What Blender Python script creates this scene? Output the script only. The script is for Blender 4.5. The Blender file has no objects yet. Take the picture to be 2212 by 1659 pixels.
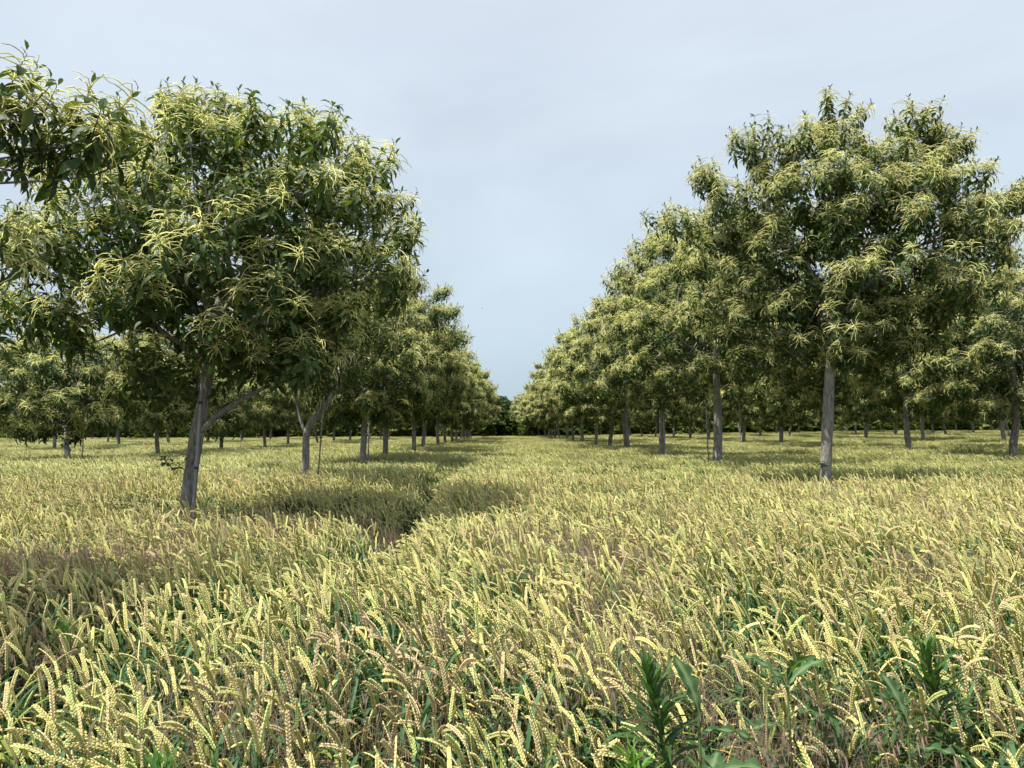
import bpy, math, random
import numpy as np
from mathutils import Matrix, Vector

# ------------------------------------------------------------------ camera, sky, sun, exposure
scene = bpy.context.scene
COL = scene.collection
R = math.radians
cam_d = bpy.data.cameras.new("camera")
cam = bpy.data.objects.new("camera", cam_d)
COL.objects.link(cam)
cam_d.sensor_width = 34.6
cam_d.lens = 26.0
cam_d.clip_start = 0.05
cam_d.clip_end = 3000
EYE = 1.6
cam.matrix_world = (Matrix.Translation((0, 0, EYE)) @ Matrix.Rotation(R(-0.8), 4, 'Z')
                    @ Matrix.Rotation(R(90 + 3.46), 4, 'X') @ Matrix.Rotation(R(-0.2), 4, 'Z'))
scene.camera = cam

SUN_EL, SUN_AZ = 66.0, 243.0         # degrees; azimuth clockwise from +Y: the sun stands behind the camera, to the left
sd = Vector((math.sin(R(SUN_AZ)) * math.cos(R(SUN_EL)), math.cos(R(SUN_AZ)) * math.cos(R(SUN_EL)), math.sin(R(SUN_EL))))
sun_d = bpy.data.lights.new("sun", 'SUN')
sun_d.energy = 5.0
sun_d.angle = R(0.6)
sun_d.color = (1.0, 0.95, 0.86)
sun = bpy.data.objects.new("sun", sun_d)
COL.objects.link(sun)
sun.rotation_euler = sd.to_track_quat('Z', 'Y').to_euler()
sun.location = sd * 60

world = bpy.data.worlds.new("World")
scene.world = world
world.use_nodes = True
nt = world.node_tree
nt.nodes.clear()
N = nt.nodes.new
wo = N('ShaderNodeOutputWorld'); bg = N('ShaderNodeBackground'); sky = N('ShaderNodeTexSky')
sky.sky_type = 'NISHITA'; sky.sun_disc = False
sky.sun_elevation = R(SUN_EL); sky.sun_rotation = R(SUN_AZ)
sky.air_density = 1.2; sky.dust_density = 2.5; sky.ozone_density = 1.5
tc = N('ShaderNodeTexCoord'); mp = N('ShaderNodeMapping'); nz = N('ShaderNodeTexNoise')
mp.inputs['Scale'].default_value = (1.0, 1.2, 2.4)
mp.inputs['Rotation'].default_value = (0.25, 0.15, 0.4)
nz.inputs['Scale'].default_value = 1.7; nz.inputs['Detail'].default_value = 7; nz.inputs['Roughness'].default_value = 0.52
nz.inputs['Distortion'].default_value = 0.6
sx = N('ShaderNodeSeparateXYZ')
veil = N('ShaderNodeValToRGB')       # thin high cloud: colour by height above the horizon
e = veil.color_ramp.elements
e[0].position = 0.0; e[0].color = (3.9, 4.95, 5.75, 1)
e[1].position = 0.55; e[1].color = (6.0, 6.6, 7.5, 1)
m1 = veil.color_ramp.elements.new(0.22); m1.color = (4.95, 5.85, 6.7, 1)
cr = N('ShaderNodeMapRange'); cr.inputs['From Min'].default_value = 0.32; cr.inputs['From Max'].default_value = 0.72
cr.inputs['To Min'].default_value = 0.88; cr.inputs['To Max'].default_value = 1.0
mix = N('ShaderNodeMix'); mix.data_type = 'RGBA'
br = N('ShaderNodeMapRange'); br.inputs['From Min'].default_value = 0.3; br.inputs['From Max'].default_value = 0.7
br.inputs['To Min'].default_value = 0.94; br.inputs['To Max'].default_value = 1.08
vm = N('ShaderNodeVectorMath'); vm.operation = 'SCALE'
L = nt.links.new
L(tc.outputs['Generated'], mp.inputs['Vector']); L(mp.outputs[0], nz.inputs['Vector'])
L(tc.outputs['Generated'], sx.inputs[0]); L(sx.outputs['Z'], veil.inputs[0])
L(nz.outputs[0], cr.inputs[0]); L(nz.outputs[0], br.inputs[0])
L(veil.outputs[0], vm.inputs[0]); L(br.outputs[0], vm.inputs['Scale'])
L(cr.outputs[0], mix.inputs['Factor']); L(sky.outputs[0], mix.inputs['A']); L(vm.outputs[0], mix.inputs['B'])
L(mix.outputs['Result'], bg.inputs['Color']); L(bg.outputs[0], wo.inputs[0])
bg.inputs['Strength'].default_value = 0.08

vs = scene.view_settings
vs.view_transform = 'Standard'; vs.look = 'None'; vs.gamma = 1.0; vs.exposure = 0.68; vs.use_curve_mapping = False
cy = scene.cycles
cy.max_bounces = 5; cy.diffuse_bounces = 3; cy.glossy_bounces = 2; cy.transmission_bounces = 3
cy.use_denoising = True
cy.sample_clamp_indirect = 6.0

# ------------------------------------------------------------------ small numeric helpers
rng = np.random.default_rng(11)

def at(px, d, z=None, py=None):
    """a photo column (2212 px wide view) and a distance give a world point"""
    return (px - 1083) / 1661.0 * d

class Soup:
    """verts, quads, tris, colours gathered for one mesh"""
    def __init__(s):
        s.V, s.Q, s.T, s.C, s.n = [], [], [], [], 0
    def add(s, V, Q=None, T=None, C=(1, 1, 1)):
        V = np.asarray(V, float).reshape(-1, 3)
        C = np.asarray(C, float)
        if C.ndim == 1:
            C = np.tile(C, (len(V), 1))
        s.V.append(V); s.C.append(C)
        if Q is not None and len(Q): s.Q.append(np.asarray(Q, np.int64).reshape(-1, 4) + s.n)
        if T is not None and len(T): s.T.append(np.asarray(T, np.int64).reshape(-1, 3) + s.n)
        s.n += len(V)
    def arrays(s):
        V = np.concatenate(s.V) if s.V else np.zeros((0, 3))
        C = np.concatenate(s.C) if s.C else np.zeros((0, 3))
        Q = np.concatenate(s.Q) if s.Q else np.zeros((0, 4), np.int64)
        T = np.concatenate(s.T) if s.T else np.zeros((0, 3), np.int64)
        return V, Q, T, C
    def stamp(s, tpl, M, P, K=None):
        """many transformed copies of a template (V,Q,T,C)"""
        V, Q, T, C = tpl
        n = len(P)
        if n == 0 or len(V) == 0: return
        W = np.einsum('nij,vj->nvi', M, V) + P[:, None, :]
        CC = np.broadcast_to(C, (n,) + C.shape)
        if K is not None: CC = CC * K[:, None, :]
        off = (np.arange(n) * len(V))[:, None, None]
        s.add(W.reshape(-1, 3), (Q[None] + off).reshape(-1, 4) if len(Q) else None,
              (T[None] + off).reshape(-1, 3) if len(T) else None, CC.reshape(-1, 3))

def mesh_from(name, soup, mat, smooth=True):
    V, Q, T, C = soup if isinstance(soup, tuple) else soup.arrays()
    me = bpy.data.meshes.new(name)
    nv, nq, ntr = len(V), len(Q), len(T)
    me.vertices.add(nv)
    me.vertices.foreach_set('co', np.ascontiguousarray(V, np.float32).ravel())
    me.loops.add(nq * 4 + ntr * 3)
    me.loops.foreach_set('vertex_index', np.concatenate([Q.ravel(), T.ravel()]).astype(np.int32))
    me.polygons.add(nq + ntr)
    st = np.concatenate([np.arange(nq) * 4, nq * 4 + np.arange(ntr) * 3]).astype(np.int32)
    me.polygons.foreach_set('loop_start', st)
    me.update(calc_edges=True)
    if smooth:
        me.polygons.foreach_set('use_smooth', np.ones(nq + ntr, bool))
    a = me.attributes.new('tint', 'FLOAT_COLOR', 'POINT')
    a.data.foreach_set('color', np.concatenate([C, np.ones((nv, 1))], 1).astype(np.float32).ravel())
    me.materials.append(mat)
    return me

def tube(s, P, rad, sides=3, C=(1, 1, 1), cap=False, wob=None):
    """tube along a polyline with a radius per point"""
    P = np.asarray(P, float); n = len(P)
    rad = np.broadcast_to(np.asarray(rad, float), (n,))
    T = np.gradient(P, axis=0); T /= np.linalg.norm(T, axis=1)[:, None] + 1e-12
    ref = np.array([0.31, 0.93, 0.17]) if abs(T[0][1]) < 0.8 else np.array([0.95, 0.1, 0.3])
    A = np.cross(T, ref); A /= np.linalg.norm(A, axis=1)[:, None] + 1e-12
    B = np.cross(T, A)
    th = np.arange(sides) / sides * 2 * math.pi
    rr = rad[:, None] * (np.ones((n, sides)) if wob is None else wob)
    V = P[:, None, :] + rr[..., None] * (np.cos(th)[None, :, None] * A[:, None, :] + np.sin(th)[None, :, None] * B[:, None, :])
    i = np.arange(n - 1)[:, None] * sides; j = np.arange(sides)[None, :]; k = (j + 1) % sides
    Q = np.stack([i + j, i + k, i + k + sides, i + j + sides], -1).reshape(-1, 4)
    CC = np.asarray(C, float)
    if CC.ndim == 2: CC = np.repeat(CC, sides, 0)
    V = V.reshape(-1, 3); Tt = None
    if cap:
        V = np.concatenate([V, P[-1:] + T[-1:] * rad[-1]]); m = (n - 1) * sides
        Tt = np.stack([m + j[0], m + k[0], np.full(sides, n * sides)], -1)
        if CC.ndim == 2: CC = np.concatenate([CC, CC[-1:]])
    s.add(V, Q, Tt, CC)

def arc(p0, az, e0, e1, length, n, pw=1.0):
    """planar curve that starts at elevation e0 and ends at e1 (radians)"""
    t = np.linspace(0, 1, n)
    e = e0 + (e1 - e0) * t ** pw
    st = length / (n - 1)
    em = (e[1:] + e[:-1]) / 2
    h = np.concatenate([[0], np.cumsum(np.cos(em) * st)]); z = np.concatenate([[0], np.cumsum(np.sin(em) * st)])
    return np.asarray(p0) + np.stack([h * math.cos(az), h * math.sin(az), z], 1)

def blade(s, P, W, C, fold=0.25, up=(0, 0, 1)):
    """leaf along polyline P with half-widths W; folded at the midrib"""
    P = np.asarray(P, float); n = len(P); W = np.asarray(W, float)
    T = np.gradient(P, axis=0); T /= np.linalg.norm(T, axis=1)[:, None] + 1e-12
    S = np.cross(T, np.asarray(up, float)); S /= np.linalg.norm(S, axis=1)[:, None] + 1e-9
    U = np.cross(S, T)
    V = np.stack([P + (S + U * fold) * W[:, None], P, P + (-S + U * fold) * W[:, None]], 1).reshape(-1, 3)
    i = np.arange(n - 1) * 3
    Q = np.concatenate([np.stack([i, i + 1, i + 4, i + 3], -1), np.stack([i + 1, i + 2, i + 5, i + 4], -1)])
    C = np.asarray(C, float)
    if C.ndim == 2: C = np.repeat(C, 3, 0)
    s.add(V, Q, None, C)

def rotmats(az, tilt, taz, sc):
    """spin az about z, then tilt the z axis by tilt towards azimuth taz; uniform scale sc"""
    ca, sa = np.cos(az - taz), np.sin(az - taz)
    z0 = np.zeros_like(az); o = np.ones_like(az)
    A = np.stack([ca, -sa, z0, sa, ca, z0, z0, z0, o], -1).reshape(-1, 3, 3)
    ct, st = np.cos(tilt), np.sin(tilt)
    B = np.stack([ct, z0, st, z0, o, z0, -st, z0, ct], -1).reshape(-1, 3, 3)
    cb, sb = np.cos(taz), np.sin(taz)
    D = np.stack([cb, -sb, z0, sb, cb, z0, z0, z0, o], -1).reshape(-1, 3, 3)
    return np.einsum('nij,njk,nkl->nil', D, B, A) * sc[:, None, None]

_perm = np.random.default_rng(5).random((256, 256))
def vnoise(x, y, seed=0):
    x = np.asarray(x, float) + seed * 17.3; y = np.asarray(y, float) + seed * 7.7
    xi = np.floor(x).astype(int); yi = np.floor(y).astype(int)
    fx = x - xi; fy = y - yi; fx = fx * fx * (3 - 2 * fx); fy = fy * fy * (3 - 2 * fy)
    g = lambda a, b: _perm[a % 256, b % 256]
    return (g(xi, yi) * (1 - fx) * (1 - fy) + g(xi + 1, yi) * fx * (1 - fy) + g(xi, yi + 1) * (1 - fx) * fy + g(xi + 1, yi + 1) * fx * fy)

def sstep(a, b, x):
    t = np.clip((np.asarray(x, float) - a) / (b - a), 0, 1)
    return t * t * (3 - 2 * t)

def ground_z(x, y):
    x = np.asarray(x, float); y = np.asarray(y, float)
    return 0.012 * np.clip(x - 6, 0, 40) * sstep(8, 16, y) + 0.10 * (vnoise(x * 0.12, y * 0.12, 3) - 0.5)

# ------------------------------------------------------------------ materials
def new_mat(name):
    m = bpy.data.materials.new(name); m.use_nodes = True
    m.node_tree.nodes.clear()
    return m, m.node_tree.nodes.new, m.node_tree.links.new

def leaf_mat(name, rough=0.5, trans=0.3, spec=0.4, tcol=(1.25, 1.3, 0.5), vary=0.25, bump=0.0):
    """plant tissue: tint attribute x small variation, diffuse and gloss with some light passing through"""
    m, n, l = new_mat(name)
    out = n('ShaderNodeOutputMaterial'); pb = n('ShaderNodeBsdfPrincipled'); tr = n('ShaderNodeBsdfTranslucent')
    at_ = n('ShaderNodeAttribute'); at_.attribute_name = 'tint'
    oi = n('ShaderNodeObjectInfo'); mr = n('ShaderNodeMapRange')
    mr.inputs['To Min'].default_value = 1 - vary; mr.inputs['To Max'].default_value = 1 + vary
    sc = n('ShaderNodeVectorMath'); sc.operation = 'SCALE'
    l(oi.outputs['Random'], mr.inputs[0]); l(at_.outputs['Color'], sc.inputs[0]); l(mr.outputs[0], sc.inputs['Scale'])
    mu = n('ShaderNodeVectorMath'); mu.operation = 'MULTIPLY'; mu.inputs[1].default_value = tcol
    l(sc.outputs[0], mu.inputs[0]); l(sc.outputs[0], pb.inputs['Base Color']); l(mu.outputs[0], tr.inputs['Color'])
    pb.inputs['Roughness'].default_value = rough; pb.inputs['Specular IOR Level'].default_value = spec
    mx = n('ShaderNodeMixShader'); mx.inputs[0].default_value = trans
    l(pb.outputs[0], mx.inputs[1]); l(tr.outputs[0], mx.inputs[2]); l(mx.outputs[0], out.inputs[0])
    return m

M_LEAF = leaf_mat('chestnut_leaf', 0.55, 0.32, 0.3, vary=0.12)
M_CAT = leaf_mat('catkin', 0.8, 0.25, 0.1, (1.1, 1.1, 0.7), vary=0.10)
M_WHEAT = leaf_mat('wheat', 0.55, 0.22, 0.25, (1.1, 1.1, 0.6), vary=0.16)
M_BROME = leaf_mat('brome', 0.7, 0.3, 0.2, (1.1, 0.95, 0.8), vary=0.15)
M_WEED = leaf_mat('weed_leaf', 0.6, 0.28, 0.25, (1.2, 1.4, 0.5), vary=0.08)
M_WOODS = leaf_mat('woodland_leaf', 0.5, 0.25, 0.3, vary=0.2)

def bark_mat():
    m, n, l = new_mat('bark')
    out = n('ShaderNodeOutputMaterial'); pb = n('ShaderNodeBsdfPrincipled')
    tc = n('ShaderNodeTexCoord'); mp = n('ShaderNodeMapping'); mp.inputs['Scale'].default_value = (16, 16, 3.2)
    nz = n('ShaderNodeTexNoise'); nz.inputs['Scale'].default_value = 2.2; nz.inputs['Detail'].default_value = 8; nz.inputs['Roughness'].default_value = 0.65
    nz.inputs['Distortion'].default_value = 1.2
    vo = n('ShaderNodeTexVoronoi'); vo.feature = 'DISTANCE_TO_EDGE'; vo.inputs['Scale'].default_value = 1.5
    big = n('ShaderNodeTexNoise'); big.inputs['Scale'].default_value = 3.5; big.inputs['Detail'].default_value = 4
    cr = n('ShaderNodeValToRGB'); e = cr.color_ramp.elements
    e[0].position = 0.30; e[0].color = (0.085, 0.075, 0.065, 1); e[1].position = 0.72; e[1].color = (0.42, 0.40, 0.37, 1)
    mm = cr.color_ramp.elements.new(0.5); mm.color = (0.24, 0.22, 0.195, 1)
    pale = n('ShaderNodeMix'); pale.data_type = 'RGBA'; pale.inputs['B'].default_value = (0.55, 0.55, 0.52, 1)
    mr = n('ShaderNodeMapRange'); mr.inputs['From Min'].default_value = 0.52; mr.inputs['From Max'].default_value = 0.72; mr.inputs['To Max'].default_value = 0.55
    l(tc.outputs['Object'], mp.inputs[0]); l(mp.outputs[0], nz.inputs['Vector']); l(mp.outputs[0], vo.inputs['Vector'])
    l(tc.outputs['Object'], big.inputs['Vector']); l(nz.outputs[0], cr.inputs[0]); l(cr.outputs[0], pale.inputs['A'])
    l(big.outputs[0], mr.inputs[0]); l(mr.outputs[0], pale.inputs['Factor'])
    mu = n('ShaderNodeMath'); mu.operation = 'MULTIPLY_ADD'; mu.inputs[1].default_value = 0.5
    ve = n('ShaderNodeMath'); ve.operation = 'MINIMUM'; ve.inputs[1].default_value = 0.25
    l(vo.outputs['Distance'], ve.inputs[0]); l(nz.outputs[0], mu.inputs[0]); l(ve.outputs[0], mu.inputs[2])
    bp = n('ShaderNodeBump'); bp.inputs['Strength'].default_value = 0.9; bp.inputs['Distance'].default_value = 0.03
    l(mu.outputs[0], bp.inputs['Height']); l(bp.outputs[0], pb.inputs['Normal'])
    l(pale.outputs['Result'], pb.inputs['Base Color']); pb.inputs['Roughness'].default_value = 0.9
    pb.inputs['Specular IOR Level'].default_value = 0.2
    l(pb.outputs[0], out.inputs[0])
    return m
M_BARK = bark_mat()

def plain_mat(name, col, rough=0.5, metal=0.0, streak=0.3, scale=(30, 30, 4)):
    m, n, l = new_mat(name)
    out = n('ShaderNodeOutputMaterial'); pb = n('ShaderNodeBsdfPrincipled')
    tc = n('ShaderNodeTexCoord'); mp = n('ShaderNodeMapping'); mp.inputs['Scale'].default_value = scale
    nz = n('ShaderNodeTexNoise'); nz.inputs['Scale'].default_value = 1.0; nz.inputs['Detail'].default_value = 6
    cr = n('ShaderNodeValToRGB'); e = cr.color_ramp.elements
    e[0].position = 0.3; e[0].color = tuple(c * (1 - streak) for c in col) + (1,); e[1].position = 0.7; e[1].color = tuple(col) + (1,)
    l(tc.outputs['Object'], mp.inputs[0]); l(mp.outputs[0], nz.inputs['Vector']); l(nz.outputs[0], cr.inputs[0])
    l(cr.outputs[0], pb.inputs['Base Color']); pb.inputs['Roughness'].default_value = rough; pb.inputs['Metallic'].default_value = metal
    l(pb.outputs[0], out.inputs[0])
    return m
M_PIPE = plain_mat('galvanised_pipe', (0.34, 0.35, 0.35), 0.55, 0.2)
M_STAKE = plain_mat('weathered_stake', (0.22, 0.23, 0.17), 0.7)
M_BAND = plain_mat('stake_band', (0.03, 0.03, 0.03), 0.6)
M_BIRD = plain_mat('dark_feather', (0.03, 0.028, 0.025), 0.8)
M_SOIL = plain_mat('soil', (0.10, 0.078, 0.05), 0.95, 0, 0.55, (3, 3, 3))

# ------------------------------------------------------------------ object bookkeeping
def empty(name, loc, label, cat, group=None):
    o = bpy.data.objects.new(name, None); COL.objects.link(o)
    o.location = loc; o.empty_display_size = 0.2
    o['label'] = label; o['category'] = cat
    if group: o['group'] = group
    return o
def part(name, me, parent):
    o = bpy.data.objects.new(name, me); COL.objects.link(o); o.parent = parent
    return o
def copy_tree(src, loc, rz, sc, label, group):
    r = src.copy(); COL.objects.link(r); r.location = loc; r.rotation_euler = (0, 0, rz); r.scale = sc
    r['label'] = label
    if group: r['group'] = group
    elif 'group' in r: del r['group']
    for ch in src.children:
        c = ch.copy(); COL.objects.link(c); c.parent = r
    return r

# ------------------------------------------------------------------ ground
def build_ground():
    xs = np.concatenate([np.linspace(-1500, -80, 8)[:-1], np.linspace(-80, 80, 161), np.linspace(80, 1500, 8)[1:]])
    ys = np.concatenate([np.linspace(-600, -8, 5)[:-1], np.linspace(-8, 130, 139), np.linspace(130, 2500, 9)[1:]])
    X, Y = np.meshgrid(xs, ys); Z = ground_z(X, Y)
    nx, ny = len(xs), len(ys)
    i = np.arange(ny - 1)[:, None] * nx + np.arange(nx - 1)[None]
    Q = np.stack([i, i + 1, i + 1 + nx, i + nx], -1).reshape(-1, 4)
    V = np.stack([X, Y, Z], -1).reshape(-1, 3)
    o = bpy.data.objects.new('ground', mesh_from('ground', (V, Q, np.zeros((0, 3), int), np.ones_like(V)), M_SOIL))
    COL.objects.link(o); o['kind'] = 'structure'; o['label'] = 'brown soil under the wheat'
build_ground()

# ------------------------------------------------------------------ chestnut trees
LEAF_T = np.array([0, .1, .3, .55, .8, 1.0])
LEAF_W = np.array([.05, .5, .95, 1.0, .6, .03])
def leaf_into(s, p0, az, e0, e1, Ln, W, C, nseg=6):
    if nseg == 6:
        P = arc(p0, az, e0, e1, Ln, 6); blade(s, P, LEAF_W * W, C, 0.3)
    else:
        P = arc(p0, az, e0, e1, Ln, 4); blade(s, P, np.array([.1, .95, .85, .05]) * W, C, 0.3)

def shoot_templates(seed, flowered, lod):
    """a chestnut shoot: drooping long leaves round the twig, arching catkins above them, small leaves at the tip"""
    g = np.random.default_rng(seed)
    lf, ct = Soup(), Soup()
    tube(lf, [[0, 0, -.14], [0, 0, .06], [g.uniform(-.02, .02), g.uniform(-.02, .02), .24]], [.005, .004, .002], 3, (.10, .13, .05))
    nl = g.integers(9, 13)
    for i in range(nl):
        t = i / nl; z = -.12 + .28 * t
        az = i * 2.4 + g.uniform(-.3, .3)
        Ln = g.uniform(.14, .22) * (1 - .25 * t)
        e0 = g.uniform(-.4, .45); e1 = g.uniform(-1.55, -1.0)
        k = g.uniform(.7, 1.3)
        C = np.array([.058, .098, .028]) * k
        if g.random() < .12: C = np.array([.12, .16, .03])
        leaf_into(lf, (0, 0, z), az, e0, e1, Ln, g.uniform(.020, .028), C, 6 if lod == 0 else 4)
    if flowered:
        nc = g.integers(15, 29) if lod == 0 else g.integers(14, 24)
        for i in range(nc):
            z = g.uniform(.04, .20); az = i * 2.4 + g.uniform(-.4, .4)
            Ln = g.uniform(.11, .24)
            n = 7 if lod == 0 else 4
            P = arc((0, 0, z), az, g.uniform(.1, 1.2), g.uniform(-1.4, -.3), Ln, n, .9)
            P[1:] += g.normal(0, .0035, (n - 1, 3))
            r = np.linspace(.0046, .0022, n) * (1 if lod == 0 else 1.3)
            if lod == 0: r[1::2] *= 1.25
            k = g.uniform(.85, 1.1)
            cc = np.linspace(0, 1, n)[:, None]
            C = (np.array([[.80, .80, .37]]) * (1 - cc) + np.array([[.76, .74, .32]]) * cc) * k
            tube(ct, P, r, 3, C)
        for i in range(3):
            az = i * 1.9 + g.uniform(0, 1)
            leaf_into(lf, (0, 0, .20 + .025 * i), az, g.uniform(.8, 1.4), g.uniform(-.2, .9), g.uniform(.05, .085), .013, np.array([.075, .11, .035]), 4)
    else:
        for i in range(4):
            leaf_into(lf, (0, 0, .20), i * 1.9, g.uniform(.3, 1.0), g.uniform(-.9, .1), g.uniform(.09, .14), .021, np.array([.07, .115, .028]), 4)
    return lf.arrays(), ct.arrays()

FLOW = {l: [shoot_templates(100 + i, True, l) for i in range(7)] for l in (0, 1)}
BARE = {l: [shoot_templates(200 + i, False, l) for i in range(5)] for l in (0, 1)}

def bez(p0, p1, p2, n):
    t = np.linspace(0, 1, n)[:, None]
    return (1 - t) ** 2 * p0 + 2 * t * (1 - t) * p1 + t ** 2 * p2

def chestnut(seed, H=6.0, rad=2.3, cz=None, low=2.1, trunk=None, tr_r=0.09, npuff=85, per=9, lod=0, flower=0.8,
             cx=0.0, cyy=0.0, ry=None, limbs=None, gap=0.35, extra=None, arms=None, puff=(.24, .42), bump=1.0):
    """returns trunk, crown and catkin meshes; local origin at the foot of the trunk"""
    g = np.random.default_rng(seed)
    ry = ry or rad
    cz = cz if cz is not None else low + (H - low) * 0.45
    top, bot = H - cz, cz - low
    # envelope with broad bumps
    K = g.normal(0, 1, (9, 3)); K /= np.linalg.norm(K, axis=1)[:, None]; A = g.uniform(-.34, .32, 9) * bump
    def env(D):
        b = 1 + (np.clip(D @ K.T, 0, 1) ** 4 * A).sum(1)
        rz = np.where(D[:, 2] > 0, top, bot)
        q = 1 / np.sqrt((D[:, 0] / rad) ** 2 + (D[:, 1] / ry) ** 2 + (D[:, 2] / rz) ** 2)
        return q * b
    pts = []
    cand = g.normal(0, 1, (npuff * 30, 3)); cand /= np.linalg.norm(cand, axis=1)[:, None]
    shell = g.random(len(cand)) ** 0.55
    shell = 0.22 + 0.70 * shell
    W = cand * (env(cand) * shell)[:, None] + np.array([cx, cyy, cz])
    keep = W[:, 2] > low - 0.1
    W, shell, cand = W[keep], shell[keep], cand[keep]
    sel = [0]
    dmin = np.linalg.norm(W - W[0], axis=1)
    for _ in range(npuff - 1):
        w = dmin * (0.75 + 0.25 * g.random(len(W)))
        i = int(np.argmax(w)); sel.append(i)
        dmin = np.minimum(dmin, np.linalg.norm(W - W[i], axis=1))
    P = W[sel]; S = shell[sel]
    if extra is not None:
        P = np.concatenate([P, np.array(extra, float)]); S = np.concatenate([S, np.ones(len(extra))])
    # trunk and leader
    if trunk is None:
        fork = low - 0.15
        trunk = [(0, 0, 0), (g.uniform(-.05, .05), g.uniform(-.05, .05), fork * .5), (g.uniform(-.1, .1), g.uniform(-.1, .1), fork),
                 (cx * .4, cyy * .4, fork + (H - fork) * .35), (cx * .8 + g.uniform(-.2, .2), cyy * .8, fork + (H - fork) * .68)]
    tp = np.array(trunk, float)
    tt = np.linspace(0, len(tp) - 1, 26)
    seg = np.minimum(tt.astype(int), len(tp) - 2); f = tt - seg
    # catmull-rom
    pad = np.concatenate([[2 * tp[0] - tp[1]], tp, [2 * tp[-1] - tp[-2]]])
    a, b, c, d = pad[seg], pad[seg + 1], pad[seg + 2], pad[seg + 3]; f = f[:, None]
    TP = 0.5 * ((2 * b) + (-a + c) * f + (2 * a - 5 * b + 4 * c - d) * f ** 2 + (-a + 3 * b - 3 * c + d) * f ** 3)
    zz = TP[:, 2]; fz = low - 0.15
    rr = np.where(zz < fz, tr_r * (1.0 - .12 * zz / fz), tr_r * .85 * np.clip(1 - (zz - fz) / (H - fz) * 1.25, .12, 1))
    rr = rr * (1 + .45 * np.exp(-zz / .12))
    ws = Soup()
    wob = 1 + .07 * g.normal(0, 1, (len(TP), 12)); wob = (wob + np.roll(wob, 1, 1) + np.roll(wob, 1, 0)) / 3
    tube(ws, TP, rr, 12 if lod == 0 else 7, (1, 1, 1), wob=wob[:, :12 if lod == 0 else 7])
    for A_ in (arms or []):
        A_ = np.array(A_, float); tube(ws, bez(A_[0], A_[1], A_[2], 12), np.linspace(tr_r * .5, tr_r * .22, 12), 9)
    # limbs: clusters of puffs
    nl = limbs or 7
    D = P - np.array([cx, cyy, low - .4]); Dn = D / np.linalg.norm(D, axis=1)[:, None]
    cen = Dn[g.choice(len(Dn), nl, replace=False)]
    for _ in range(8):
        lab = np.argmax(Dn @ cen.T, 1)
        for k in range(nl):
            if (lab == k).any():
                v = Dn[lab == k].mean(0); cen[k] = v / (np.linalg.norm(v) + 1e-9)
    up_i = np.where(zz > fz - .25)[0]
    for k in range(nl):
        mem = np.where(lab == k)[0]
        if not len(mem): continue
        c = P[mem].mean(0)
        far = P[mem][np.argmax(np.linalg.norm(P[mem] - TP[up_i[0]], axis=1))]
        steep = cen[k][2]
        i0 = up_i[min(len(up_i) - 2, int((max(0, steep) ** 1.5) * len(up_i) * .55 + g.uniform(0, 2)))]
        p0 = TP[i0]
        tgt = c * .45 + far * .55
        mid = p0 * .55 + tgt * .45 + np.array([0, 0, .22 * np.linalg.norm((tgt - p0)[:2])]) * g.uniform(-.4, .8)
        C1 = bez(p0, mid, tgt, 12)
        jit = np.cumsum(g.normal(0, .022, (12, 3)), 0); jit -= jit[0]; C1 = C1 + jit
        r0 = min(rr[i0] * .72, tr_r * .55)
        rl = np.linspace(r0, .010, 12)
        tube(ws, C1, rl, 7 if lod == 0 else 5)
        for m in mem:
            q = P[m] - np.array([0, 0, .12])
            dd = np.linalg.norm(C1 - q, axis=1) + np.abs(np.arange(12) - 9) * .03
            j = max(1, int(np.argmin(dd)) - g.integers(1, 4))
            s0 = C1[j]; mid = (s0 + q) / 2 + g.normal(0, .08, 3) + np.array([0, 0, -.06])
            C2 = bez(s0, mid, q, 6)
            tube(ws, C2, np.linspace(max(.008, min(rl[j] * .6, .022)), .005, 6), 4 if lod == 0 else 3)
    # shoots
    cs, ks = Soup(), Soup()
    pos, az, tilt, taz, fl, scl = [], [], [], [], [], []
    for m in range(len(P)):
        n = int(per * g.uniform(.7, 1.35))
        pr = g.uniform(*puff)
        off = g.normal(0, 1, (n, 3)); off /= np.linalg.norm(off, axis=1)[:, None]
        off *= (g.random((n, 1)) ** .4) * pr; off[:, 2] *= .62
        p = P[m] + off
        out = P[m] - np.array([cx, cyy, cz - .5]); out /= np.linalg.norm(out) + 1e-9
        d = out * .45 + off / pr * .55 + np.array([0, 0, .85])
        d += g.normal(0, .15, d.shape); d /= np.linalg.norm(d, axis=1)[:, None]
        pos.append(p); tilt.append(np.arccos(np.clip(d[:, 2], -1, 1))); taz.append(np.arctan2(d[:, 1], d[:, 0]))
        az.append(g.uniform(0, 6.28, n)); scl.append(g.uniform(.85, 1.15, n))
        pf = flower * (0.12 + 0.88 * sstep(.48, .80, S[m])) * (0.75 + 0.25 * sstep(low, cz, P[m][2]))
        fl.append(g.random(n) < pf)
        for i in range(n):
            if lod == 0 or i % 2 == 0:
                a = P[m] - np.array([0, 0, .12])
                b = p[i] - d[i] * .1
                tube(ws, np.array([a, (a + b) / 2 + g.normal(0, .015, 3), b]), [.005, .0045, .004], 3)
    pos = np.concatenate(pos); az = np.concatenate(az); tilt = np.concatenate(tilt); taz = np.concatenate(taz)
    fl = np.concatenate(fl); scl = np.concatenate(scl)
    if lod: scl = scl * 1.12
    M = rotmats(az, tilt, taz, scl)
    which = g.integers(0, 35, len(pos))
    kk = g.uniform(.85, 1.2, (len(pos), 1)) * np.array([[1, 1, 1]])
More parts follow.
